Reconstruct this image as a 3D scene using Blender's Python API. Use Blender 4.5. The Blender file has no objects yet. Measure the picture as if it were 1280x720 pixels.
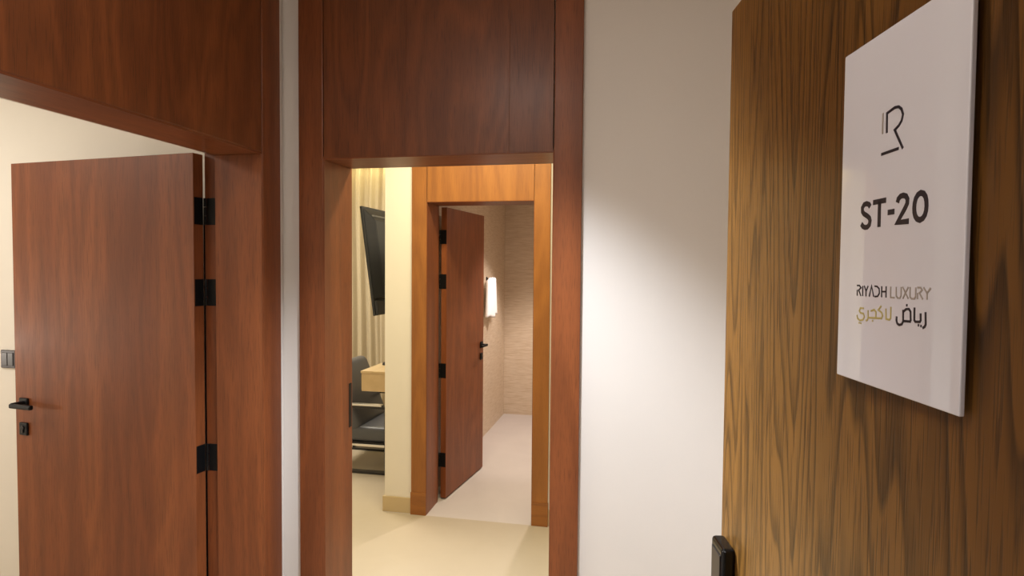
import bpy, bmesh, math, random
from mathutils import Vector, Matrix
random.seed(7)
SC = bpy.context.scene
COL = SC.collection

# ------------------------------------------------------------------ camera
cam_d = bpy.data.cameras.new('camera'); cam = bpy.data.objects.new('camera', cam_d); COL.objects.link(cam)
R_ = Vector((0.98033498, 0.19716677, 0.00828254)); U_ = Vector((-0.01495899, 0.03239669, 0.99936314)); D_ = Vector((-0.19677287, 0.97983454, -0.03470902))
cam.matrix_world = Matrix(((R_.x, U_.x, -D_.x, 0.0), (R_.y, U_.y, -D_.y, 0.0), (R_.z, U_.z, -D_.z, 1.68), (0, 0, 0, 1)))
cam_d.lens = 21.177; cam_d.sensor_width = 36; cam_d.clip_start = 0.02
SC.camera = cam

# ------------------------------------------------------------------ world, lights, exposure
w = bpy.data.worlds.new('world'); SC.world = w; w.use_nodes = True
w.node_tree.nodes['Background'].inputs[0].default_value = (0.9, 0.85, 0.8, 1)
w.node_tree.nodes['Background'].inputs[1].default_value = 0.02
SC.view_settings.view_transform = 'Standard'; SC.view_settings.look = 'None'
SC.view_settings.gamma = 1; SC.view_settings.exposure = 0.0

def light(name, kind, loc, energy, color, size=0.1, size_y=None, rot=(0, 0, 0), spot=60, blend=0.15):
    d = bpy.data.lights.new(name, kind); o = bpy.data.objects.new(name, d); COL.objects.link(o)
    o.location = loc; o.rotation_euler = rot; d.energy = energy; d.color = color
    if kind == 'AREA':
        d.size = size
        if size_y: d.shape = 'RECTANGLE'; d.size_y = size_y
    else:
        d.shadow_soft_size = size
    if kind == 'SPOT': d.spot_size = math.radians(spot); d.spot_blend = blend
    return o
light('vestibule_spot', 'SPOT', (-0.50, 1.45, 2.87), 280, (0.84, 0.91, 1.0), 0.06, spot=89, blend=0.6)
light('vestibule_fill', 'AREA', (-0.72, 0.32, 2.88), 13, (1.0, 0.94, 0.88), 0.5)  # added fill without a fixture, lifts the sign and upper walls
light('left_room_ceiling', 'AREA', (-3.4, 1.1, 2.7), 34, (1.0, 0.95, 0.87), 1.0)
light('left_room_lamp', 'POINT', (-4.6, 1.20, 1.12), 23, (1.0, 0.90, 0.80), 0.05)
light('corridor_light', 'AREA', (-0.9, 3.02, 2.85), 38, (1.0, 0.91, 0.60), 1.0, 0.2)
light('bedroom_ceiling', 'AREA', (-3.2, 4.7, 2.9), 78, (1.0, 0.92, 0.78), 1.0)
light('curtain_cove', 'AREA', (-3.2, 6.42, 2.92), 10, (1.0, 0.84, 0.42), 2.2, 0.06)
light('bathroom_wall_spot', 'SPOT', (-0.95, 5.95, 2.42), 45, (1.0, 0.90, 0.84), 0.05, spot=64, blend=0.3)
light('bathroom_spot', 'SPOT', (-0.58, 5.40, 2.42), 108, (1.0, 0.90, 0.86), 0.04, spot=114, blend=0.5)
light('bathroom_fill', 'AREA', (-0.3, 4.9, 2.43), 5, (1.0, 0.88, 0.80), 0.4)
light('outer_corridor', 'AREA', (-0.3, -1.3, 2.6), 12, (0.95, 0.93, 0.95), 0.6)

# ------------------------------------------------------------------ materials
def srgb(r, g, b):
    f = lambda c: (c / 255 / 12.92) if c / 255 <= 0.04045 else ((c / 255 + 0.055) / 1.055) ** 2.4
    return (f(r), f(g), f(b), 1)
class NT:
    def __init__(s, name):
        s.m = bpy.data.materials.new(name); s.m.use_nodes = True; s.t = s.m.node_tree; s.b = s.t.nodes['Principled BSDF']
    def n(s, typ, **k):
        o = s.t.nodes.new(typ)
        for a, v in k.items(): setattr(o, a, v)
        return o
    def l(s, a, b): s.t.links.new(a, b)
    def noise(s, vec, scale, detail=2, rough=0.5, dist=0.0):
        o = s.n('ShaderNodeTexNoise'); o.inputs['Scale'].default_value = scale; o.inputs['Detail'].default_value = detail
        o.inputs['Roughness'].default_value = rough; o.inputs['Distortion'].default_value = dist; s.l(vec, o.inputs['Vector']); return o.outputs['Fac']
    def math(s, op, a, b=None, c=None):
        o = s.n('ShaderNodeMath', operation=op)
        for i, v in enumerate((a, b, c)):
            if v is None: continue
            if isinstance(v, (int, float)): o.inputs[i].default_value = v
            else: s.l(v, o.inputs[i])
        return o.outputs[0]
    def map(s, vec, scale):
        o = s.n('ShaderNodeMapping'); o.inputs['Scale'].default_value = scale; s.l(vec, o.inputs['Vector']); return o.outputs[0]
    def ramp(s, fac, stops):
        o = s.n('ShaderNodeValToRGB'); e = o.color_ramp.elements
        while len(e) > 1: e.remove(e[-1])
        e[0].position = stops[0][0]; e[0].color = stops[0][1]
        for p, c in stops[1:]:
            k = e.new(p); k.color = c
        s.l(fac, o.inputs[0]); return o.outputs[0]
    def mix(s, fac, a, b, mode='MIX'):
        o = s.n('ShaderNodeMix', data_type='RGBA', blend_type=mode)
        for i, v in ((0, fac), (6, a), (7, b)):
            if isinstance(v, (int, float)): o.inputs[i].default_value = v
            elif isinstance(v, tuple): o.inputs[i].default_value = v
            else: s.l(v, o.inputs[i])
        return o.outputs[2]
    def bump(s, h, strength, dist=0.001):
        o = s.n('ShaderNodeBump'); o.inputs['Strength'].default_value = strength; o.inputs['Distance'].default_value = dist
        s.l(h, o.inputs['Height']); s.l(o.outputs[0], s.b.inputs['Normal'])

def plain(name, col, rough=0.5, metal=0.0, spec=0.5, bump=None, emit=None, coat=0):
    t = NT(name); t.b.inputs['Base Color'].default_value = col; t.b.inputs['Roughness'].default_value = rough
    t.b.inputs['Metallic'].default_value = metal; t.b.inputs['Specular IOR Level'].default_value = spec; t.b.inputs['Coat Weight'].default_value = coat
    tc = t.n('ShaderNodeTexCoord')
    nz = t.noise(tc.outputs['Object'], bump[0] if bump else 40, 3)
    t.l(t.mix(t.math('MULTIPLY', nz, 0.12), col, tuple(c * 0.8 for c in col[:3]) + (1,)), t.b.inputs['Base Color'])
    if bump: t.bump(nz, bump[1], bump[2])
    return t.m

def wood(name, light_c, mid_c, dark_c, pore_c, axis='z', rings=9, ring_amt=0.35, pore_amt=0.35, rough=0.34, coat=0.25, tone=0.5, across=5.0, along=0.55, ring_sharp=False):
    t = NT(name); tc = t.n('ShaderNodeTexCoord'); oi = t.n('ShaderNodeObjectInfo')
    add = t.n('ShaderNodeVectorMath', operation='ADD'); t.l(tc.outputs['Object'], add.inputs[0])
    cmb = t.n('ShaderNodeCombineXYZ'); r = t.math('MULTIPLY', oi.outputs['Random'], 9.0)
    for i in range(3): t.l(r, cmb.inputs[i])
    t.l(cmb.outputs[0], add.inputs[1]); v = add.outputs[0]
    def st(a, b): return {'z': (a, a, b), 'x': (b, a, a), 'y': (a, b, a)}[axis]
    n1 = t.noise(t.map(v, st(across, along)), 1.0, 2, 0.45, 0.15)
    if ring_sharp:
        fr = t.math('FRACT', t.math('MULTIPLY', n1, rings))
        rg = t.ramp(fr, [(0.0, (0, 0, 0, 1)), (0.50, (0.12, 0.12, 0.12, 1)), (0.78, (0.8, 0.8, 0.8, 1)), (0.9, (1, 1, 1, 1)), (1.0, (0.0, 0.0, 0.0, 1))])
        # break the rings up along the fibre
        fib = t.noise(t.map(v, st(260, 9)), 1.0, 3, 0.6)
        rg = t.math('MULTIPLY', rg, t.math('ADD', t.math('MULTIPLY', fib, 1.1), 0.30))
    else:
        rg = t.math('ADD', t.math('MULTIPLY', t.math('SINE', t.math('MULTIPLY', n1, rings * 6.283)), 0.5), 0.5)
    broad = t.noise(t.map(v, st(9, 0.25)), 1.0, 3, 0.55)
    col = t.ramp(broad, [(0.32, dark_c), (0.5, mid_c), (0.68, light_c)])
    col = t.mix(tone, mid_c, col)
    col = t.mix(t.math('MULTIPLY', rg, ring_amt), col, pore_c)
    pore = t.noise(t.map(v, st(420, 14)), 1.0, 2, 0.5)
    pm = t.ramp(pore, [(0.52, (0, 0, 0, 1)), (0.66, (1, 1, 1, 1))])
    col = t.mix(t.math('MULTIPLY', pm, pore_amt), col, pore_c)
    if ring_sharp: t.l(t.math('SUBTRACT', 0.52, t.math('MULTIPLY', t.math('MAXIMUM', rg, pm), 0.36)), t.b.inputs['Sheen Weight'])
    t.l(col, t.b.inputs['Base Color'])
    t.l(t.math('ADD', t.math('MULTIPLY', pore, 0.12), rough - 0.06), t.b.inputs['Roughness'])
    t.b.inputs['Specular IOR Level'].default_value = 0.33
    t.b.inputs['Coat Weight'].default_value = coat; t.b.inputs['Coat Roughness'].default_value = 0.22
    t.bump(t.math('SUBTRACT', 1.0, t.math('ADD', t.math('MULTIPLY', pm, 0.5), t.math('MULTIPLY', rg, 0.5 if ring_sharp else 0.05))), 0.25, 0.0006)
    return t.m

SAP = (srgb(152, 88, 48), srgb(132, 73, 39), srgb(110, 58, 32), srgb(74, 38, 21))
SAP_SHADED = (srgb(142, 82, 44), srgb(122, 68, 36), srgb(100, 54, 29), srgb(66, 35, 19))  # same wood as the casings, darkened for the shade on the headers
M = {}
for ax in 'xyz':
    M['sapele_' + ax] = wood('sapele_' + ax, *SAP, axis=ax, rings=7, ring_amt=0.25, pore_amt=0.42, coat=0.06, rough=0.4)
M['door_veneer'] = wood('door_veneer', *SAP, axis='z', rings=9, ring_amt=0.26, pore_amt=0.38, across=4.0, along=0.6, coat=0.04, rough=0.48)
for k_, a_ in (('sapele_lit_z', 'z'), ('sapele_lit_x', 'x')):  # bathroom frame: sapele with the warm corridor light mixed into its colour
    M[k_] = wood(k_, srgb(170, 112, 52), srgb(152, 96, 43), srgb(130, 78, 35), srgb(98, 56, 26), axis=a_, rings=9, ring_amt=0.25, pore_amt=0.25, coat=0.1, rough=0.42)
M['veneer'] = wood('flame_veneer', *SAP_SHADED, axis='z', rings=11, ring_amt=0.30, pore_amt=0.42, across=4.0, along=0.8, coat=0.10, rough=0.4)
M['oak'] = wood('oak', srgb(110, 72, 28), srgb(86, 53, 20), srgb(60, 35, 14), srgb(20, 10, 4), axis='z', rings=30, ring_amt=0.82, pore_amt=0.5, across=6.0, along=0.42, ring_sharp=True, rough=0.34, coat=0.15)
for a_, v_ in (('Sheen Weight', 0.46), ('Sheen Roughness', 0.4), ('Specular IOR Level', 0.35)): M['oak'].node_tree.nodes['Principled BSDF'].inputs[a_].default_value = v_
M['oak'].node_tree.nodes['Principled BSDF'].inputs['Sheen Tint'].default_value = (1.0, 0.50, 0.12, 1)
M['oak_edge'] = wood('oak_edge', srgb(178, 122, 56), srgb(158, 104, 46), srgb(136, 86, 36), srgb(96, 60, 26), axis='z', rings=12, ring_amt=0.3)

def wallpaper(name, col, amp=0.25, scale=160):
    t = NT(name); tc = t.n('ShaderNodeTexCoord'); v = tc.outputs['Object']
    a = t.noise(v, scale, 3, 0.6); b = t.noise(t.map(v, (1, 1, 1)), 2.0, 2)
    c2 = tuple(x * 0.93 for x in col[:3]) + (1,)
    t.l(t.mix(b, col, c2), t.b.inputs['Base Color']); t.b.inputs['Roughness'].default_value = 0.62
    t.bump(a, amp, 0.0008); return t.m
M['wall'] = wallpaper('pale_wall_vinyl', srgb(226, 218, 210))
M['wall_warm'] = wallpaper('cream_wall_paint', srgb(232, 225, 212))
M['ceiling'] = plain('ceiling_paint', srgb(235, 230, 222), 0.8)
M['skirting'] = plain('beige_skirting', srgb(196, 174, 134), 0.5)
def tile_wall():
    t = NT('ribbed_stone_tile'); tc = t.n('ShaderNodeTexCoord'); v = tc.outputs['Object']
    s1 = t.noise(t.map(v, (9, 9, 110)), 1.0, 3, 0.5, 0.2)
    s2 = t.noise(t.map(v, (3, 3, 22)), 1.0, 2, 0.5)
    col = t.ramp(s1, [(0.30, srgb(196, 172, 144)), (0.5, srgb(210, 190, 164)), (0.72, srgb(220, 202, 180))])
    col = t.mix(t.math('MULTIPLY', s2, 0.25), col, srgb(184, 160, 130))
    t.l(col, t.b.inputs['Base Color']); t.b.inputs['Roughness'].default_value = 0.45
    t.bump(s1, 0.35, 0.002); return t.m
M['bath_wall'] = tile_wall()
def floor_mat(name, c1, c2, rough=0.4):
    t = NT(name); tc = t.n('ShaderNodeTexCoord'); v = tc.outputs['Object']
    a = t.noise(v, 3.0, 4, 0.6, 0.6); b = t.noise(v, 160, 2, 0.6)
    col = t.mix(a, c1, c2); col = t.mix(t.math('MULTIPLY', b, 0.25), col, tuple(x * 0.82 for x in c2[:3]) + (1,))
    t.l(col, t.b.inputs['Base Color']); t.b.inputs['Roughness'].default_value = rough
    t.bump(b, 0.15, 0.0005); return t.m
M['floor'] = floor_mat('cream_porcelain', srgb(190, 177, 156), srgb(177, 163, 140))
M['floor_bath'] = floor_mat('grey_porcelain', srgb(206, 196, 188), srgb(190, 180, 172), 0.45)
M['grout'] = plain('grout', srgb(170, 156, 134), 0.8)
M['black'] = plain('matt_black_metal', (0.004, 0.004, 0.0045, 1), 0.45, 0.0, 0.25)
M['black_gloss'] = plain('gloss_black', (0.003, 0.003, 0.003, 1), 0.12, 0.0, 0.4)
M['black_satin'] = plain('satin_black', (0.022, 0.020, 0.020, 1), 0.3)
M['dark_gap'] = plain('shade_and_pad_black', (0.006, 0.005, 0.005, 1), 0.9, 0, 0.1)  # black for the painted hinge-gap shade, also for the sign pads
M['acrylic'] = plain('white_acrylic', srgb(210, 206, 210), 0.02, 0, 0.9)
M['acrylic_edge'] = plain('white_acrylic_edge', srgb(196, 186, 168), 0.25)
M['ink'] = plain('black_ink', srgb(28, 22, 34), 0.4)
M['ink_grey'] = plain('grey_ink', srgb(150, 138, 128), 0.4)
M['ink_gold'] = plain('gold_ink', srgb(176, 160, 96), 0.4)
M['switch'] = plain('anthracite_plastic', (0.028, 0.024, 0.030, 1), 0.35)
M['tv_back'] = plain('tv_back_plastic', (0.020, 0.021, 0.022, 1), 0.42, bump=(400, 0.1, 0.0005))
M['tv_screen'] = plain('tv_screen', (0.006, 0.006, 0.008, 1), 0.08)
M['tv_trim'] = plain('tv_grey_trim', (0.16, 0.16, 0.15, 1), 0.4)
M['desk'] = wood('pale_desk_laminate', srgb(212, 188, 148), srgb(202, 176, 134), srgb(190, 164, 122), srgb(170, 142, 102), axis='y', rings=6, ring_amt=0.15, pore_amt=0.1, coat=0.1)
M['leather'] = plain('black_leather', (0.085, 0.088, 0.100, 1), 0.34, bump=(220, 0.35, 0.001))
M['steel'] = plain('brushed_steel', (0.82, 0.80, 0.77, 1), 0.28, 1.0)
M['towel'] = plain('white_terry', srgb(245, 242, 240), 0.9, bump=(500, 0.6, 0.002))
def cloth():
    t = NT('curtain_linen'); tc = t.n('ShaderNodeTexCoord'); v = tc.outputs['Object']
    a = t.noise(t.map(v, (300, 300, 40)), 1, 2); t.l(t.mix(a, srgb(206, 192, 164), srgb(186, 172, 144)), t.b.inputs['Base Color'])
    t.b.inputs['Roughness'].default_value = 0.85; t.b.inputs['Sheen Weight'].default_value = 0.2; t.bump(a, 0.2, 0.0005); return t.m
M['curtain'] = cloth()

# ------------------------------------------------------------------ helpers
def link(name, bm, mat, parent=None, loc=None, smooth=False):
    me = bpy.data.meshes.new(name); bm.to_mesh(me); bm.free(); me.materials.append(M[mat])
    if smooth: me.polygons.foreach_set('use_smooth', [True] * len(me.polygons))
    o = bpy.data.objects.new(name, me); COL.objects.link(o)
    if parent: o.parent = parent
    if loc: o.location = loc
    return o
def bx(bm, lo, hi, bev=0.0, seg=2):
    lo = Vector(lo); hi = Vector(hi); vs = [bm.verts.new((x, y, z)) for x in (lo.x, hi.x) for y in (lo.y, hi.y) for z in (lo.z, hi.z)]
    fs = [bm.faces.new([vs[i] for i in f]) for f in ((0, 1, 3, 2), (4, 6, 7, 5), (0, 4, 5, 1), (2, 3, 7, 6), (0, 2, 6, 4), (1, 5, 7, 3))]
    if bev > 0:
        es = list({e for f in fs for e in f.edges})
        bmesh.ops.bevel(bm, geom=es, offset=bev, segments=seg, profile=0.5, affect='EDGES')
    return bm
def box(name, lo, hi, mat, parent=None, bev=0.0, seg=2, smooth=False):
    """box placed by its own base centre, so the origin sits on the piece"""
    lo = Vector(lo); hi = Vector(hi); c = Vector(((lo.x + hi.x) / 2, (lo.y + hi.y) / 2, lo.z))
    bm = bmesh.new(); bx(bm, lo - c, hi - c, bev, seg); return link(name, bm, mat, parent, c, smooth)
def cyl(bm, p, q, r, r2=None, n=20):
    p = Vector(p); q = Vector(q); d = (q - p); z = d.normalized(); a = z.orthogonal().normalized(); b = z.cross(a); r2 = r if r2 is None else r2
    A = [bm.verts.new(p + (a * math.cos(t) + b * math.sin(t)) * r) for t in [i * 2 * math.pi / n for i in range(n)]]
    B = [bm.verts.new(q + (a * math.cos(t) + b * math.sin(t)) * r2) for t in [i * 2 * math.pi / n for i in range(n)]]
    for i in range(n): bm.faces.new((A[i], A[(i + 1) % n], B[(i + 1) % n], B[i]))
    bm.faces.new(A[::-1]); bm.faces.new(B); return bm
def tag(o, label=None, cat=None, group=None, kind=None):
    for k, v in (('label', label), ('category', cat), ('group', group), ('kind', kind)):
        if v: o[k] = v
    return o
def empty(name, loc=(0, 0, 0), rz=0.0):
    o = bpy.data.objects.new(name, None); COL.objects.link(o); o.location = loc; o.rotation_euler = (0, 0, rz); o.empty_display_size = 0.1; return o
def slab(name, boxes, mat, label=None, cat=None):
    bm = bmesh.new()
    for lo, hi in boxes: bx(bm, lo, hi)
    return tag(link(name, bm, mat), label, cat, None, 'structure')

# key dimensions (metres)
XA, YA = -1.393, 2.078; YB = 2.224; XBL, XBR = -1.217, -0.297; T = 2.104
YC = 3.818; XCL, XCR = -1.345, -0.628; CH = 2.9; CH2 = 2.95
NA = 1.088                                     # near side of the left opening
# ------------------------------------------------------------------ walls, floors, ceilings
slab('wall_front', [((-1.413, YB + .02, 0), (XBL - .01, 2.461, CH)), ((XBR + .01, YB + .02, 0), (0.62, 2.461, CH)), ((XBL - .01, YB + .02, T + .012), (XBR + .01, 2.461, CH))], 'wall')
slab('wall_left', [((-1.65, -0.2, 0), (-1.413, NA - .01, CH)), ((-1.65, YA + .012, 0), (-1.413, 2.461, CH)), ((-1.65, NA - .01, T + .012), (-1.413, YA + .012, CH))], 'wall')
slab('wall_right', [((0.5, 0.0, 0), (0.62, YB + .02, CH))], 'wall')
slab('wall_entrance', [((-1.413, -0.2, 0), (-0.68, 0, CH)), ((0.33, -0.2, 0), (0.62, 0, CH)), ((-0.68, -0.2, T + .01), (0.33, 0, CH))], 'wall')
slab('ceiling_vestibule', [((-1.65, -0.2, CH), (0.62, 2.461, CH + .1))], 'ceiling')
slab('wall_outer_corridor', [((-2.6, -2.3, 0), (2.2, -2.2, CH)), ((-2.6, -2.2, 0), (-2.5, -0.2, CH)), ((2.1, -2.2, 0), (2.2, -0.2, CH)), ((0.62, -0.3, 0), (2.2, -0.2, CH)), ((-2.5, -0.3, 0), (-1.65, -0.2, CH))], 'wall')
slab('ceiling_outer_corridor', [((-2.6, -2.3, CH), (2.2, -0.2, CH + .1))], 'ceiling')
slab('wall_left_room_back', [((-5.1, 2.40, 0), (-1.65, 2.461, CH))], 'wall_warm')
slab('wall_left_room_side', [((-5.2, -0.3, 0), (-5.1, 2.461, CH))], 'wall_warm')
slab('wall_left_room_front', [((-5.1, -0.3, 0), (-2.5, -0.2, CH)), ], 'wall_warm')
slab('ceiling_left_room', [((-5.2, -0.2, CH2), (-1.65, 2.461, CH2 + .1))], 'ceiling')
slab('wall_bathroom_front', [((-1.65, YC + .02, 0), (XCL - .012, 4.10, CH2)), ((XCR + .01, YC + .02, 0), (0.62, 4.10, CH2)), ((XCL - .012, YC + .02, T + .012), (XCR + .01, 4.10, CH2))], 'wall_warm')
slab('wall_partition', [((-1.65, 4.10, 0), (-1.44, 6.85, CH2))], 'wall_warm')
slab('wall_bathroom_left', [((-1.44, 4.10, 0), (-1.43, 6.70, CH2))], 'bath_wall')
slab('wall_bathroom_back', [((-1.44, 6.70, 0), (0.5, 6.85, CH2))], 'bath_wall')
slab('wall_bathroom_right', [((0.4, 4.10, 0), (0.5, 6.70, CH2))], 'bath_wall')
slab('ceiling_bathroom', [((-1.44, 4.10, 2.45), (0.4, 6.70, 2.5))], 'ceiling')
slab('wall_corridor_right', [((0.62, 2.461, 0), (0.72, YC + .28, CH2))], 'wall_warm')
slab('wall_bedroom_side', [((-5.2, 2.461, 0), (-5.1, 6.85, CH2))], 'wall_warm')
slab('wall_bedroom_back', [((-5.1, 6.75, 0), (-1.65, 6.85, CH2))], 'wall_warm')
slab('ceiling_bedroom', [((-5.2, 2.461, CH2), (0.72, 6.85, CH2 + .1))], 'ceiling')
slab('floor_vestibule', [((-5.2, -2.3, -.1), (2.2, 2.461, 0))], 'floor')
slab('floor_bedroom', [((-5.2, 2.461, -.1), (-1.65, 6.85, 0)), ((-1.65, 2.461, -.1), (0.72, YC, 0))], 'floor')
slab('floor_bathroom', [((-1.65, YC, -.1), (0.5, 6.85, 0))], 'floor_bath')

# skirtings
def skirting(name, lo, hi): return tag(box(name, lo, hi, 'skirting', None, 0.002), None, None, None, 'structure')
bm = bmesh.new()
bx(bm, (-1.662, YC + .008, 0), (-1.4526, YC + .02, .105), 0.002); bx(bm, (-1.662, YC + .02, 0), (-1.65, 6.75, .105), 0.002)
tag(link('baseboard_bathroom_front', bm, 'skirting'), None, None, None, 'structure')
skirting('baseboard_bathroom_front_right', (-0.521, YC + .008, 0), (0.62, YC + .02, .105))
skirting('baseboard_front', (-0.189, YB + .008, 0), (0.5, YB + .02, .105))
skirting('baseboard_left_room', (-5.1, 2.388, 0), (-1.66, 2.40, .105))
skirting('baseboard_bedroom', (-5.1, 6.738, 0), (-1.662, 6.75, .105))

# ------------------------------------------------------------------ portal trims
# left portal (in the left wall)
t1 = tag(empty('trim_1', (XA, 1.58, 0)), kind='structure')
def P(root):
    L = root.location
    return lambda name, lo, hi, mat, bev=0.0015: box(name, Vector(lo) - L, Vector(hi) - L, mat, root, bev)
p = P(t1)
p('casing', (XA - .02, YA + .004, 0), (XA, 2.200, CH), 'sapele_z', .003)
p('casing', (XA - .02, NA - .12, 0), (XA, NA - .004, CH), 'sapele_z', .003)
p('header_panel', (XA - .02, NA, T + .006), (XA - .001, YA, CH), 'veneer', .003)
p('jamb_lining', (-1.598, YA, 0), (XA - .003, YA + .012, T), 'sapele_z')
p('jamb_lining', (-1.598, NA - .012, 0), (XA - .003, NA, T), 'sapele_z')
p('door_stop', (-1.651, YA + .010, 0), (-1.598, YA + .016, T + .012), 'sapele_z')
p('head_lining', (-1.598, NA - .012, T), (XA - .003, YA + .012, T + .012), 'sapele_y')
p('back_casing', (-1.67, YA + .050, 0), (-1.65, YA + .12, T + .09), 'sapele_z')
p('gap_shade', (-1.664, YA + .017, 0), (-1.640, YA + .049, 1.90), 'dark_gap')  # dark strip added to stand for the shade in the hinge gap
# front portal
t2 = tag(empty('trim_2', ((XBL + XBR) / 2, YB, 0)), kind='structure'); p = P(t2)
p('casing', (-1.328, YB, 0), (XBL - .004, YB + .02, CH), 'sapele_z', .003)
p('casing', (XBR + .004, YB, 0), (-0.189, YB + .02, CH), 'sapele_z', .003)
xs = [XBL, -0.872, -0.463, XBR]
for a, b in zip(xs, xs[1:]): p('header_panel', (a, YB + .001, T + .004), (b, YB + .02, CH), 'veneer', .0008)
p('jamb_lining', (XBL - .010, YB + .003, 0), (XBL, 2.461, T), 'sapele_z')
p('jamb_lining', (XBR, YB + .003, 0), (XBR + .010, 2.461, T), 'sapele_z')
p('head_lining', (XBL - .010, YB + .003, T), (XBR + .010, 2.461, T + .012), 'sapele_x')
p('strike_plate', (XBL, 2.437, .968), (XBL + .0015, 2.4615, 1.163), 'black', .0005)
p('back_casing', (XBL - .11, 2.461, 0), (XBL - .004, 2.478, T + .09), 'sapele_z')
# bathroom portal
t3 = tag(empty('trim_3', ((XCL + XCR) / 2, YC, 0)), kind='structure'); p = P(t3)
p('casing', (-1.4526, YC, .152), (XCL - .003, YC + .02, CH2), 'sapele_lit_z', .002)
p('casing', (XCR + .003, YC, .152), (-0.521, YC + .02, CH2), 'sapele_lit_z', .002)
p('plinth', (-1.4556, YC - .006, 0), (XCL - .002, YC + .02, .152), 'sapele_lit_x', .002)
p('plinth', (XCR + .002, YC - .006, 0), (-0.518, YC + .02, .152), 'sapele_lit_x', .002)
p('header_panel', (XCL, YC + .001, T + .003), (XCR, YC + .02, CH2), 'sapele_lit_z', .001)
p('jamb_lining', (XCL - .010, YC + .003, 0), (XCL, 4.062, T), 'sapele_z')
p('jamb_lining', (XCR, YC + .003, 0), (XCR + .010, 4.10, T), 'sapele_z')
p('head_lining', (XCL - .010, YC + .003, T), (XCR + .010, 4.062, T + .012), 'sapele_x')
p('door_stop', (XCL - .020, 4.06, 0), (XCL - .010, 4.10, T + .012), 'sapele_z')

# ------------------------------------------------------------------ doors
def lever(root, s, z, side, toward, tip=0.115, out=0.055):
    """square rose + lever: s position along leaf, side = -1/+1 normal direction in local y, toward = +-1 along x"""
    f = 0.0 if side < 0 else LEAF
    o1 = box('handle', (s - .026, min(f, f + side * .010), z - .026), (s + .026, max(f, f + side * .010), z + .026), 'black', root, .003)
    bm = bmesh.new(); L = o1.location
    cyl(bm, Vector((s, f + side * .008, z)) - L, Vector((s, f + side * out, z)) - L, .010)
    a = Vector((s - .012 * toward, f + side * (out - .004), z)) - L; b = Vector((s + tip * toward, f + side * (out - .004), z - .004)) - L
    lo = Vector((min(a.x, b.x), min(a.y, b.y) - .008, a.z - .010)); hi = Vector((max(a.x, b.x), max(a.y, b.y) + .008, a.z + .010))
    bx(bm, lo, hi, .005, 3); link('lever', bm, 'black', o1, None, False)
def escutcheon(root, s, z, side):
    f = 0.0 if side < 0 else LEAF
    o1 = box('lock_escutcheon', (s - .024, min(f, f + side * .010), z - .028), (s + .024, max(f, f + side * .010), z + .028), 'black', root, .004)
    bm = bmesh.new(); L = o1.location; y0 = f + side * .010 - L.y
    cyl(bm, (0, y0, .034), (0, y0 + side * .003, .034), .009); bx(bm, (-.004, min(y0, y0 + side * .003), .012), (.004, max(y0, y0 + side * .003), .034))
    link('lock_cylinder', bm, 'black_satin', o1)
def hinge(root, z0, z1, lo_x, hi_x, ylo, yhi, knuckle=None, jamb=None, name='hinge'):
    h = box(name, (lo_x, ylo, z0), (hi_x, yhi, z1), 'black', root, .0006)
    L = h.location
    if knuckle:
        bm = bmesh.new(); n = 3; dz = (z1 - z0) / n
        for i in range(n): cyl(bm, Vector((knuckle[0], knuckle[1], z0 + i * dz + .0008)) - L, Vector((knuckle[0], knuckle[1], z0 + (i + 1) * dz - .0008)) - L, knuckle[2], n=12)
        link('knuckle', bm, 'black', h)
    return h
LEAF = 0.048
# door_1: left door, opened about ninety degrees into the left room.  local x runs from hinge to free edge, local y = thickness away from camera
a1 = Vector((-1.660, 2.036)); b1 = Vector((-2.640, 2.138)); ang1 = math.atan2(b1.y - a1.y, b1.x - a1.x); len1 = (b1 - a1).length
d1 = tag(empty('door_1', (a1.x, a1.y, 0), ang1), kind='structure')
# local y points to -Y side after rotation by ~174deg, so the visible face is at local y=0 when the leaf extends to local y=-LEAF
bm = bmesh.new(); bx(bm, (0, -LEAF, .008), (len1, 0, T + .004), .0015); link('door_leaf', bm, 'door_veneer', d1)
def lever_b(root, s, z, tip, out=.055):
    o1 = box('handle', (s - .025, 0, z - .022), (s + .025, .010, z + .022), 'black', root, .003); L = o1.location
    bm = bmesh.new(); cyl(bm, Vector((s, .008, z)) - L, Vector((s, out, z)) - L, .0105)
    bx(bm, Vector((s - tip, out - .012, z - .013)) - L, Vector((s + .012, out + .006, z + .007)) - L, .006, 3); link('lever', bm, 'black', o1)
def esc_b(root, s, z):
    o1 = box('lock_escutcheon', (s - .024, 0, z - .028), (s + .024, .010, z + .028), 'black', root, .004); L = o1.location
    bm = bmesh.new(); cyl(bm, Vector((s, .010, z + .006)) - L, Vector((s, .014, z + .006)) - L, .009); bx(bm, Vector((s - .004, .010, z - .016)) - L, Vector((s + .004, .014, z + .006)) - L)
    link('lock_cylinder', bm, 'black_satin', o1)
lever_b(d1, .927, 1.073, .115); esc_b(d1, .930, .960)
for z0, z1 in ((1.835, 1.940), (1.518, 1.623), (.862, .970), (.24, .345)):
    h = hinge(d1, z0, z1, -.0015, .0, -LEAF + .002, -.003, knuckle=(-.006, -LEAF - .004, .0065))
    # the leaf of the hinge screwed into the frame
    L = h.matrix_parent_inverse
    q = box('hinge_plate', (-1.641, YA + .0085, z0), (-1.597, YA + .0105, z1), 'black', None, .0006)
    q.parent = t1; q.location = Vector(q.location) - t1.location
# door_2: bathroom door, opened into the bathroom
a2 = Vector((-1.302, 4.115)); b2 = Vector((-1.212, 4.845)); ang2 = math.atan2(b2.y - a2.y, b2.x - a2.x); len2 = (b2 - a2).length
d2 = tag(empty('door_2', (a2.x, a2.y, 0), ang2), kind='structure')
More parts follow.
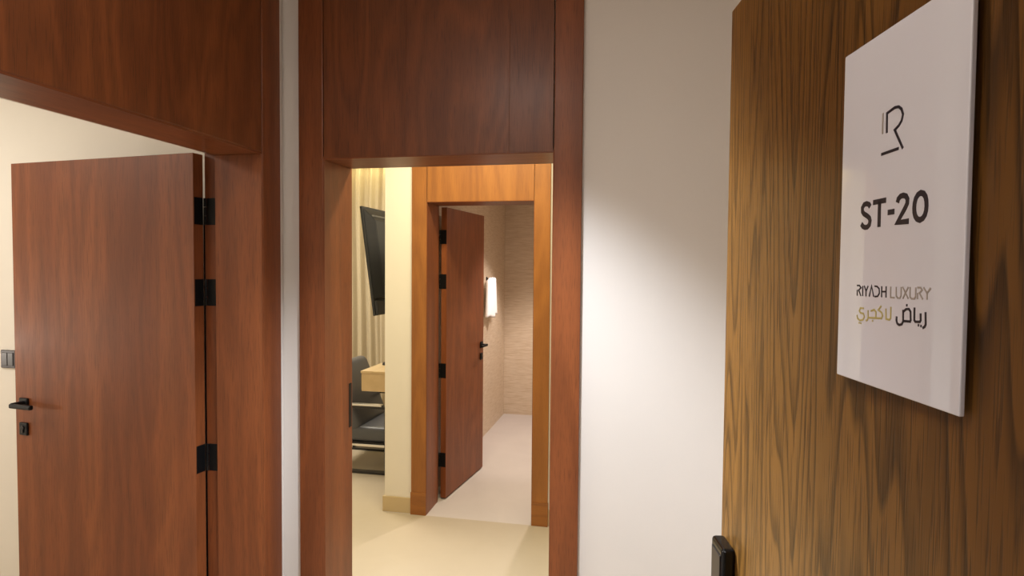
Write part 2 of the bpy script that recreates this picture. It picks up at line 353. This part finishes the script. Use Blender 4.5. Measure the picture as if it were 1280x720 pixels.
# local +x to free edge, local -y = towards camera's right (visible face at y=0), thickness to +y
bm = bmesh.new(); bx(bm, (0, 0, .010), (len2, LEAF - .006, T - .004), .0015); link('door_leaf', bm, 'door_veneer', d2)
LEAF = 0.042
lever(d2, len2 - .055, 1.040, -1, -1); escutcheon(d2, len2 - .055, .945, -1)
for z0, z1 in ((1.840, 1.940), (1.520, 1.625), (.880, .985), (.235, .338)):
    hinge(d2, z0, z1, -.0015, .0, .002, LEAF + .006, knuckle=(-.004, LEAF + .008, .0065))
LEAF = 0.048
# door_3: entrance door beside the camera.  local x: free edge -> hinge, face towards camera-left is local y=0
E3 = Vector((0.153, 1.058)); C3 = Vector((0.1653097, -0.98624171)); LEN3 = 1.05
d3 = tag(empty('door_3', (E3.x, E3.y, 0), math.atan2(C3.y, C3.x)), kind='structure')
# rotating local +x onto C3 sends local +y onto (0.986,0.165), away from camera; visible face y=0, thickness +y
bm = bmesh.new(); bx(bm, (0, 0, .008), (LEN3, LEAF, T), .002); link('door_leaf', bm, 'oak', d3)
bm = bmesh.new(); bx(bm, (.018, -.022, .93), (.076, 0, 1.238), .006, 4); lk = link('smart_lock', bm, 'black_gloss', d3)
bm = bmesh.new(); bx(bm, (.026, -.0235, 1.09), (.068, -.0215, 1.225), .0008); link('keypad', bm, 'black_satin', lk)
bm = bmesh.new(); cyl(bm, (.047, -.022, 1.02), (.047, -.060, 1.02), .011); bx(bm, (.036, -.068, 1.008), (.165, -.052, 1.032), .005, 3); link('lever', bm, 'black', lk)
for z0, z1 in ((1.84, 1.94), (1.0, 1.1), (.24, .34)):
    hinge(d3, z0, z1, LEN3, LEN3 + .0015, .004, LEAF - .004, knuckle=(LEN3 + .004, LEAF + .003, .007))

# ------------------------------------------------------------------ sign on the entrance door
sg = empty('room_sign', (E3.x, E3.y, 0), math.atan2(C3.y, C3.x))
off = Vector((.4765, -.003, 1.572)); rot = Matrix.Rotation(math.atan2(C3.y, C3.x), 3, 'Z')
sg.location = Vector((E3.x, E3.y, 0)) + rot @ off
tag(sg, 'white glossy acrylic room sign reading ST-20 on the oak entrance door', 'sign')
bm = bmesh.new(); bx(bm, (-.0895, -.006, 0), (.0895, -.0018, .324), .0010, 2); link('plate', bm, 'acrylic', sg)
for x in (-.06, .06):
    for z in (.04, .28): box('mounting_pad', (x - .015, -.0018, z - .02), (x + .015, .003, z + .02), 'dark_gap', sg)
def strokes(name, lines, width, mat, caps=True, parent=sg):
    bm = bmesh.new(); y0, y1 = -.0063, -.0059; hw = width / 2000.0
    for ln in lines:
        pts = [Vector((s / 1000 - off.x, z / 1000 - off.z)) for s, z in ln]; n = len(pts); Lf, Rt = [], []
        closed = (pts[0] - pts[-1]).length < 1e-4 and n > 3
        for i in range(n):
            a = pts[i - 1] if i else (pts[-2] if closed else None); b = pts[i + 1] if i < n - 1 else (pts[1] if closed else None)
            d1_ = (pts[i] - a).normalized() if a is not None else (b - pts[i]).normalized()
            d2_ = (b - pts[i]).normalized() if b is not None else d1_
            t_ = (d1_ + d2_); t_ = t_.normalized() if t_.length > 1e-6 else d1_
            nn = Vector((-t_.y, t_.x)); k = hw / max(0.5, nn.dot(Vector((-d1_.y, d1_.x))))
            Lf.append(pts[i] + nn * k); Rt.append(pts[i] - nn * k)
        V = [[bm.verts.new((q.x, y, q.y)) for q in arr] for arr in (Lf, Rt) for y in (y0, y1)]
        for i in range(n - 1):
            bm.faces.new((V[0][i], V[0][i + 1], V[2][i + 1], V[2][i])); bm.faces.new((V[1][i], V[1][i + 1], V[0][i + 1], V[0][i])); bm.faces.new((V[2][i], V[2][i + 1], V[3][i + 1], V[3][i]))
        bm.faces.new((V[0][0], V[2][0], V[3][0], V[1][0])); bm.faces.new((V[0][-1], V[1][-1], V[3][-1], V[2][-1]))
    bmesh.ops.recalc_face_normals(bm, faces=bm.faces)
    return link(name, bm, mat, parent)
mark = [[(464.0, 1802.7), (463.4, 1820.3), (475.0, 1822.4), (480.5, 1821.6), (484.8, 1818.6), (487.0, 1813.6), (485.4, 1808.6), (481.5, 1805.2), (475.8, 1802.8), (488.3, 1784.3)], [(456.2, 1785.0), (482.3, 1785.5)]]
num = [[(440.8, 1739.3), (438.8, 1741.5), (434.5, 1742.9), (430.3, 1742.3), (427.6, 1739.6), (427.9, 1736.0), (430.4, 1733.6), (436.0, 1731.2), (440.0, 1728.8), (441.2, 1726.0), (440.2, 1722.6), (437.0, 1720.6), (433.2, 1720.4), (429.3, 1721.6), (426.3, 1724.2)],
       [(445.5, 1742.6), (466.0, 1742.7)], [(455.9, 1742.5), (456.1, 1719.4)], [(469.0, 1731.3), (478.8, 1731.4)],
       [(482.9, 1738.6), (484.0, 1741.6), (487.0, 1743.6), (490.9, 1744.0), (494.8, 1742.8), (496.9, 1739.9), (496.6, 1736.6), (494.2, 1733.2), (483.8, 1721.5), (499.4, 1721.4)],
       [(521.8, 1732.0), (521.4, 1728.3), (520.1, 1724.9), (517.6, 1722.3), (514.0, 1721.2), (510.4, 1722.3), (507.9, 1724.9), (506.6, 1728.3), (506.2, 1732.0), (506.6, 1735.9), (507.9, 1739.5), (510.4, 1742.2), (514.0, 1743.3), (517.6, 1742.2), (520.1, 1739.5), (521.4, 1735.9), (521.8, 1732.0)]]
ri = [[(421.7, 1664.9), (426.3, 1665.0), (429.0, 1662.9), (425.0, 1660.5), (429.1, 1655.2)], [(422.5, 1660.8), (422.6, 1655.0)], [(432.1, 1664.9), (432.1, 1655.2)], [(434.6, 1665.0), (437.9, 1660.1), (437.9, 1655.1)], [(441.2, 1665.0), (437.9, 1660.1)], [(443.4, 1655.2), (446.9, 1665.2), (450.8, 1655.4)], [(451.9, 1665.2), (455.7, 1665.1), (459.3, 1663.0), (459.8, 1659.0), (457.2, 1656.0), (452.4, 1655.6)], [(463.2, 1665.5), (463.4, 1655.5)], [(469.9, 1665.7), (470.2, 1655.5)], [(463.1, 1660.6), (470.0, 1660.8)]]
lu = [[(476.8, 1665.6), (477.0, 1656.0), (482.8, 1656.0)], [(484.8, 1665.6), (485.2, 1657.8), (487.4, 1656.0), (490.3, 1656.1), (492.0, 1658.1), (491.9, 1665.8)], [(493.9, 1665.8), (502.0, 1656.3)], [(501.6, 1666.0), (494.4, 1655.9)], [(503.9, 1666.1), (504.3, 1657.9), (506.3, 1656.4), (510.0, 1656.6), (511.6, 1658.3), (511.4, 1666.0)], [(513.5, 1666.0), (518.1, 1666.0), (519.7, 1664.2), (516.4, 1661.6), (520.7, 1656.7)], [(514.1, 1661.7), (514.1, 1656.5)], [(521.4, 1666.3), (525.8, 1661.8), (526.0, 1656.7)], [(530.0, 1666.2), (525.8, 1661.8)]]
ab = [[(524.7, 1646.6), (525.4, 1636.8), (524.2, 1634.7), (521.6, 1633.4)], [(515.6, 1635.3), (517.2, 1635.1)], [(518.9, 1635.0), (520.5, 1634.8)], [(510.6, 1649.4), (510.9, 1638.8), (512.3, 1637.8), (518.1, 1638.2), (519.1, 1639.5), (518.6, 1645.2)], [(506.2, 1637.3), (496.0, 1636.9)], [(506.2, 1637.6), (505.6, 1645.6), (503.3, 1647.6), (499.6, 1647.2), (495.6, 1644.6)], [(495.5, 1646.4), (496.0, 1636.6), (494.3, 1634.0), (490.7, 1633.0), (487.6, 1634.2), (486.6, 1636.6), (486.7, 1640.1)], [(499.5, 1650.6), (501.2, 1650.5)]]
ag = [[(477.9, 1647.8), (478.0, 1637.8), (476.2, 1636.2), (471.3, 1636.5), (470.6, 1645.8)], [(463.3, 1647.7), (458.9, 1643.7), (464.2, 1641.6), (465.7, 1639.0), (464.3, 1636.5), (448.5, 1635.6)], [(446.7, 1641.8), (452.3, 1643.5), (455.2, 1641.6), (455.2, 1636.1)], [(449.2, 1633.0), (451.0, 1633.0)], [(448.5, 1635.6), (442.7, 1635.4)], [(442.1, 1642.3), (442.7, 1635.7), (441.4, 1633.0), (438.8, 1632.0)], [(434.9, 1643.5), (428.9, 1643.5), (427.2, 1640.6), (429.2, 1638.8), (434.6, 1638.4), (436.1, 1635.5), (434.0, 1632.6), (428.8, 1631.5), (424.5, 1632.9), (423.1, 1636.2)], [(426.6, 1629.0), (428.2, 1629.0)], [(429.6, 1629.0), (431.2, 1629.0)]]
strokes('logo', mark, 2.6, 'ink'); strokes('logo_bar', [[(457.2, 1822.0), (457.4, 1803.2)]], 2.0, 'ink_grey')
strokes('room_number', num, 4.8, 'ink')
strokes('lettering', ri, 1.5, 'ink'); strokes('lettering', lu, 1.5, 'ink_grey'); strokes('lettering', ab, 2.1, 'ink'); strokes('lettering', ag, 1.7, 'ink_gold')

# ------------------------------------------------------------------ light switch in the left room
sw = empty('light_switch', (-2.995, 2.40, 1.165)); tag(sw, 'square black wall switch half hidden behind the open left door', 'switch')
box('switch_frame', (-.043, -.009, 0), (.043, 0, .088), 'switch', sw, .003)
for a, b in ((-.034, -.001), (.001, .034)): box('rocker', (a, -.012, .012), (b, -.008, .076), 'black_satin', sw, .002)

# ------------------------------------------------------------------ towel in the bathroom
tw = empty('towel', (-1.43, 5.83, 1.17)); tag(tw, 'white towel hanging on the bathroom wall beyond the open door', 'towel')
bm = bmesh.new(); NU, NV = 26, 20; g = {}
for k in (0, 1):
    for i in range(NU):
        for j in range(NV):
            u = i / (NU - 1); v = j / (NV - 1); yy = (u - .5) * (.30 + .08 * (1 - v)); zz = .02 + v * .385 + .012 * math.sin(u * 9) * (1 - v) - .03 * (abs(u - .5) * 2) ** 4 * v
            xx = .035 + .014 * math.sin(u * 15) * (1 - v * .5) + .018 * math.sin(u * math.pi) + k * .022
            g[k, i, j] = bm.verts.new((xx, yy, zz))
for i in range(NU - 1):
    for j in range(NV - 1):
        bm.faces.new((g[1, i, j], g[1, i + 1, j], g[1, i + 1, j + 1], g[1, i, j + 1])); bm.faces.new((g[0, i, j], g[0, i, j + 1], g[0, i + 1, j + 1], g[0, i + 1, j]))
for j in range(NV - 1):
    bm.faces.new((g[0, 0, j], g[1, 0, j], g[1, 0, j + 1], g[0, 0, j + 1])); bm.faces.new((g[0, NU - 1, j], g[0, NU - 1, j + 1], g[1, NU - 1, j + 1], g[1, NU - 1, j]))
for i in range(NU - 1):
    bm.faces.new((g[0, i, 0], g[0, i + 1, 0], g[1, i + 1, 0], g[1, i, 0])); bm.faces.new((g[0, i, NV - 1], g[1, i, NV - 1], g[1, i + 1, NV - 1], g[0, i + 1, NV - 1]))
link('cloth', bm, 'towel', tw, None, True)
bm = bmesh.new(); cyl(bm, (0, 0, .39), (.006, 0, .39), .022); cyl(bm, (.006, 0, .39), (.062, 0, .385), .007); link('hook', bm, 'black', tw)

# ------------------------------------------------------------------ curtain at the far end of the bedroom
cu = empty('curtain', (-3.1, 6.60, 0)); tag(cu, 'floor-length beige curtain in folds at the far end of the bedroom', 'curtain')
bm = bmesh.new(); NX, NZ = 420, 14; rows = []
for j in range(NZ + 1):
    v = j / NZ; z = .03 + v * 2.88; row = []
    for i in range(NX + 1):
        x = -1.15 + 2.3 * i / NX; ph = x * 34 + 2.2 * math.sin(x * 5.1) + .5 * math.sin(v * 3 + x * 7)
        y = .045 * (1 - .35 * v) * math.sin(ph) + .018 * math.sin(ph * 2.3 + 1.2 * v) + .012 * math.sin(x * 3 + v * 2)
        row.append(bm.verts.new((x + .010 * math.sin(v * 6 + x * 9), y, z)))
    rows.append(row)
for j in range(NZ):
    for i in range(NX): bm.faces.new((rows[j][i], rows[j][i + 1], rows[j + 1][i + 1], rows[j + 1][i]))
c_ = link('drape', bm, 'curtain', cu, None, True); md = c_.modifiers.new('thickness', 'SOLIDIFY'); md.thickness = .003
box('curtain_track', (-1.25, -.02, 2.92), (1.25, .02, 2.945), 'tv_trim', cu, .002)

# ------------------------------------------------------------------ television on an arm
tv = empty('television', (-2.035 + .11, 4.95, 1.30)); tag(tv, 'large flat television on a wall arm, tilted, seen from behind', 'television')
TL = .70
tl = math.radians(-7.6)
def rb(name, fn, mat, smooth=False):
    bm = bmesh.new(); fn(bm); bmesh.ops.rotate(bm, verts=bm.verts, cent=(0, 0, 0), matrix=Matrix.Rotation(tl, 3, 'Y')); return link(name, bm, mat, tv, None, smooth)
rb('screen', lambda bm: bx(bm, (0, -TL + .008, .012), (.003, TL - .008, .83), .0005), 'tv_screen')
rb('bezel', lambda bm: bx(bm, (.001, -TL, 0), (.022, TL, .838), .004), 'tv_back')
def bulge(bm):
    A = [(.022, s * (TL - .01), z) for s, z in ((-1, .125), (1, .125), (1, .825), (-1, .825))]
    B = [(.065, s * (TL - .12), z) for s, z in ((-1, .14), (1, .14), (1, .73), (-1, .73))]
    va = [bm.verts.new(q) for q in A]; vb = [bm.verts.new(q) for q in B]
    for i in range(4): bm.faces.new((va[i], va[(i + 1) % 4], vb[(i + 1) % 4], vb[i]))
    bm.faces.new(vb); bm.faces.new(va[::-1]); bmesh.ops.recalc_face_normals(bm, faces=bm.faces)
    bmesh.ops.bevel(bm, geom=list(bm.edges), offset=.006, segments=2, affect='EDGES')
rb('back_cover', bulge, 'tv_back')
rb('speaker_strip', lambda bm: bx(bm, (.022, -TL + .004, .004), (.044, TL - .004, .115), .006), 'tv_back')
rb('top_vent', lambda bm: bx(bm, (.036, -TL + .10, .762), (.052, TL - .10, .776), .003), 'tv_trim')
bm = bmesh.new(); bx(bm, (-.02, -.16, .22), (.0, .16, .58), .004)
bm2 = bmesh.new(); bx(bm2, (.025, -.15, .25), (.035, .15, .55), .003); bx(bm2, (.035, -.03, .37), (.27, .03, .43), .004); bx(bm2, (.263, -.12, .25), (.275, .12, .55), .003)
bm.free(); link('wall_arm', bm2, 'black', tv)

# ------------------------------------------------------------------ desk
dk = empty('desk', (-1.855, 5.15, 0)); tag(dk, 'pale wooden wall desk below the television', 'desk')
y0, y1 = -.85, .85
box('desk_top', (-.192, y0 - .005, .854), (.192, y1, .872), 'desk', dk, .0015)
box('apron', (-.186, y0, .715), (.192, y1, .853), 'desk', dk, .002)
for a, b in ((-.84, -.01), (.01, .84)):
    dr = box('drawer', (-.192, a, .722), (-.186, b, .846), 'desk', dk, .0015); bm = bmesh.new(); cyl(bm, (-.003, 0, .06), (-.018, 0, .06), .008); link('knob', bm, 'black', dr)
for y in (-.3, .3): box('wall_bracket', (.17, y - .02, .58), (.192, y + .02, .715), 'steel', dk, .002)
pk = empty('speaker_puck', (-1.965, 4.62, .872)); tag(pk, 'small round black device lying on the pale desk', 'device')
bm = bmesh.new(); cyl(bm, (0, 0, 0), (0, 0, .018), .042, .038, 28); link('body', bm, 'black_satin', pk); bm = bmesh.new(); cyl(bm, (0, 0, .018), (0, 0, .020), .030, .028, 28); link('top_ring', bm, 'black', pk)

# ------------------------------------------------------------------ armchair
ch = empty('armchair', (-2.10, 4.80, 0)); tag(ch, 'low black leather armchair with flat steel frame beside the desk', 'chair')
def soft(name, lo, hi, bev, rot=0, piv=(0, 0, 0), mat='leather'):
    bm = bmesh.new(); bx(bm, lo, hi, bev, 4)
    if rot: bmesh.ops.rotate(bm, verts=bm.verts, cent=piv, matrix=Matrix.Rotation(rot, 3, 'Y'))
    return link(name, bm, mat, ch, None, True)
soft('seat', (-.20, -.29, .245), (.40, .29, .375), .045)
soft('backrest', (-.22, -.29, .33), (-.05, .29, .92), .06, math.radians(-22), (-.08, 0, .36))
box('seat_pan', (-.34, -.29, .236), (.40, .29, .250), 'black_satin', ch, .003)
for s in (-1, 1):
    y = .315 * s; a, b = min(y, y - .012 * s), max(y, y - .012 * s)
    box('armrest', (-.40, min(y, y - .045 * s), .552), (.14, max(y, y - .045 * s), .566), 'steel', ch, .002)
    box('armrest_pad', (-.40, min(y, y - .05 * s), .532), (.18, max(y, y - .05 * s), .551), 'black_satin', ch, .003)
    box('leg', (.165, min(y, y - .04 * s), .02), (.18, max(y, y - .04 * s), .535), 'black_satin', ch, .002)
    box('leg', (-.40, min(y, y - .04 * s), .02), (-.385, max(y, y - .04 * s), .535), 'black_satin', ch, .002)
    box('floor_rail', (-.40, min(y, y - .05 * s), 0), (.42, max(y, y - .05 * s), .020), 'black_satin', ch, .002)
    box('seat_rail', (-.40, a, .225), (.42, b, .242), 'steel', ch, .002)
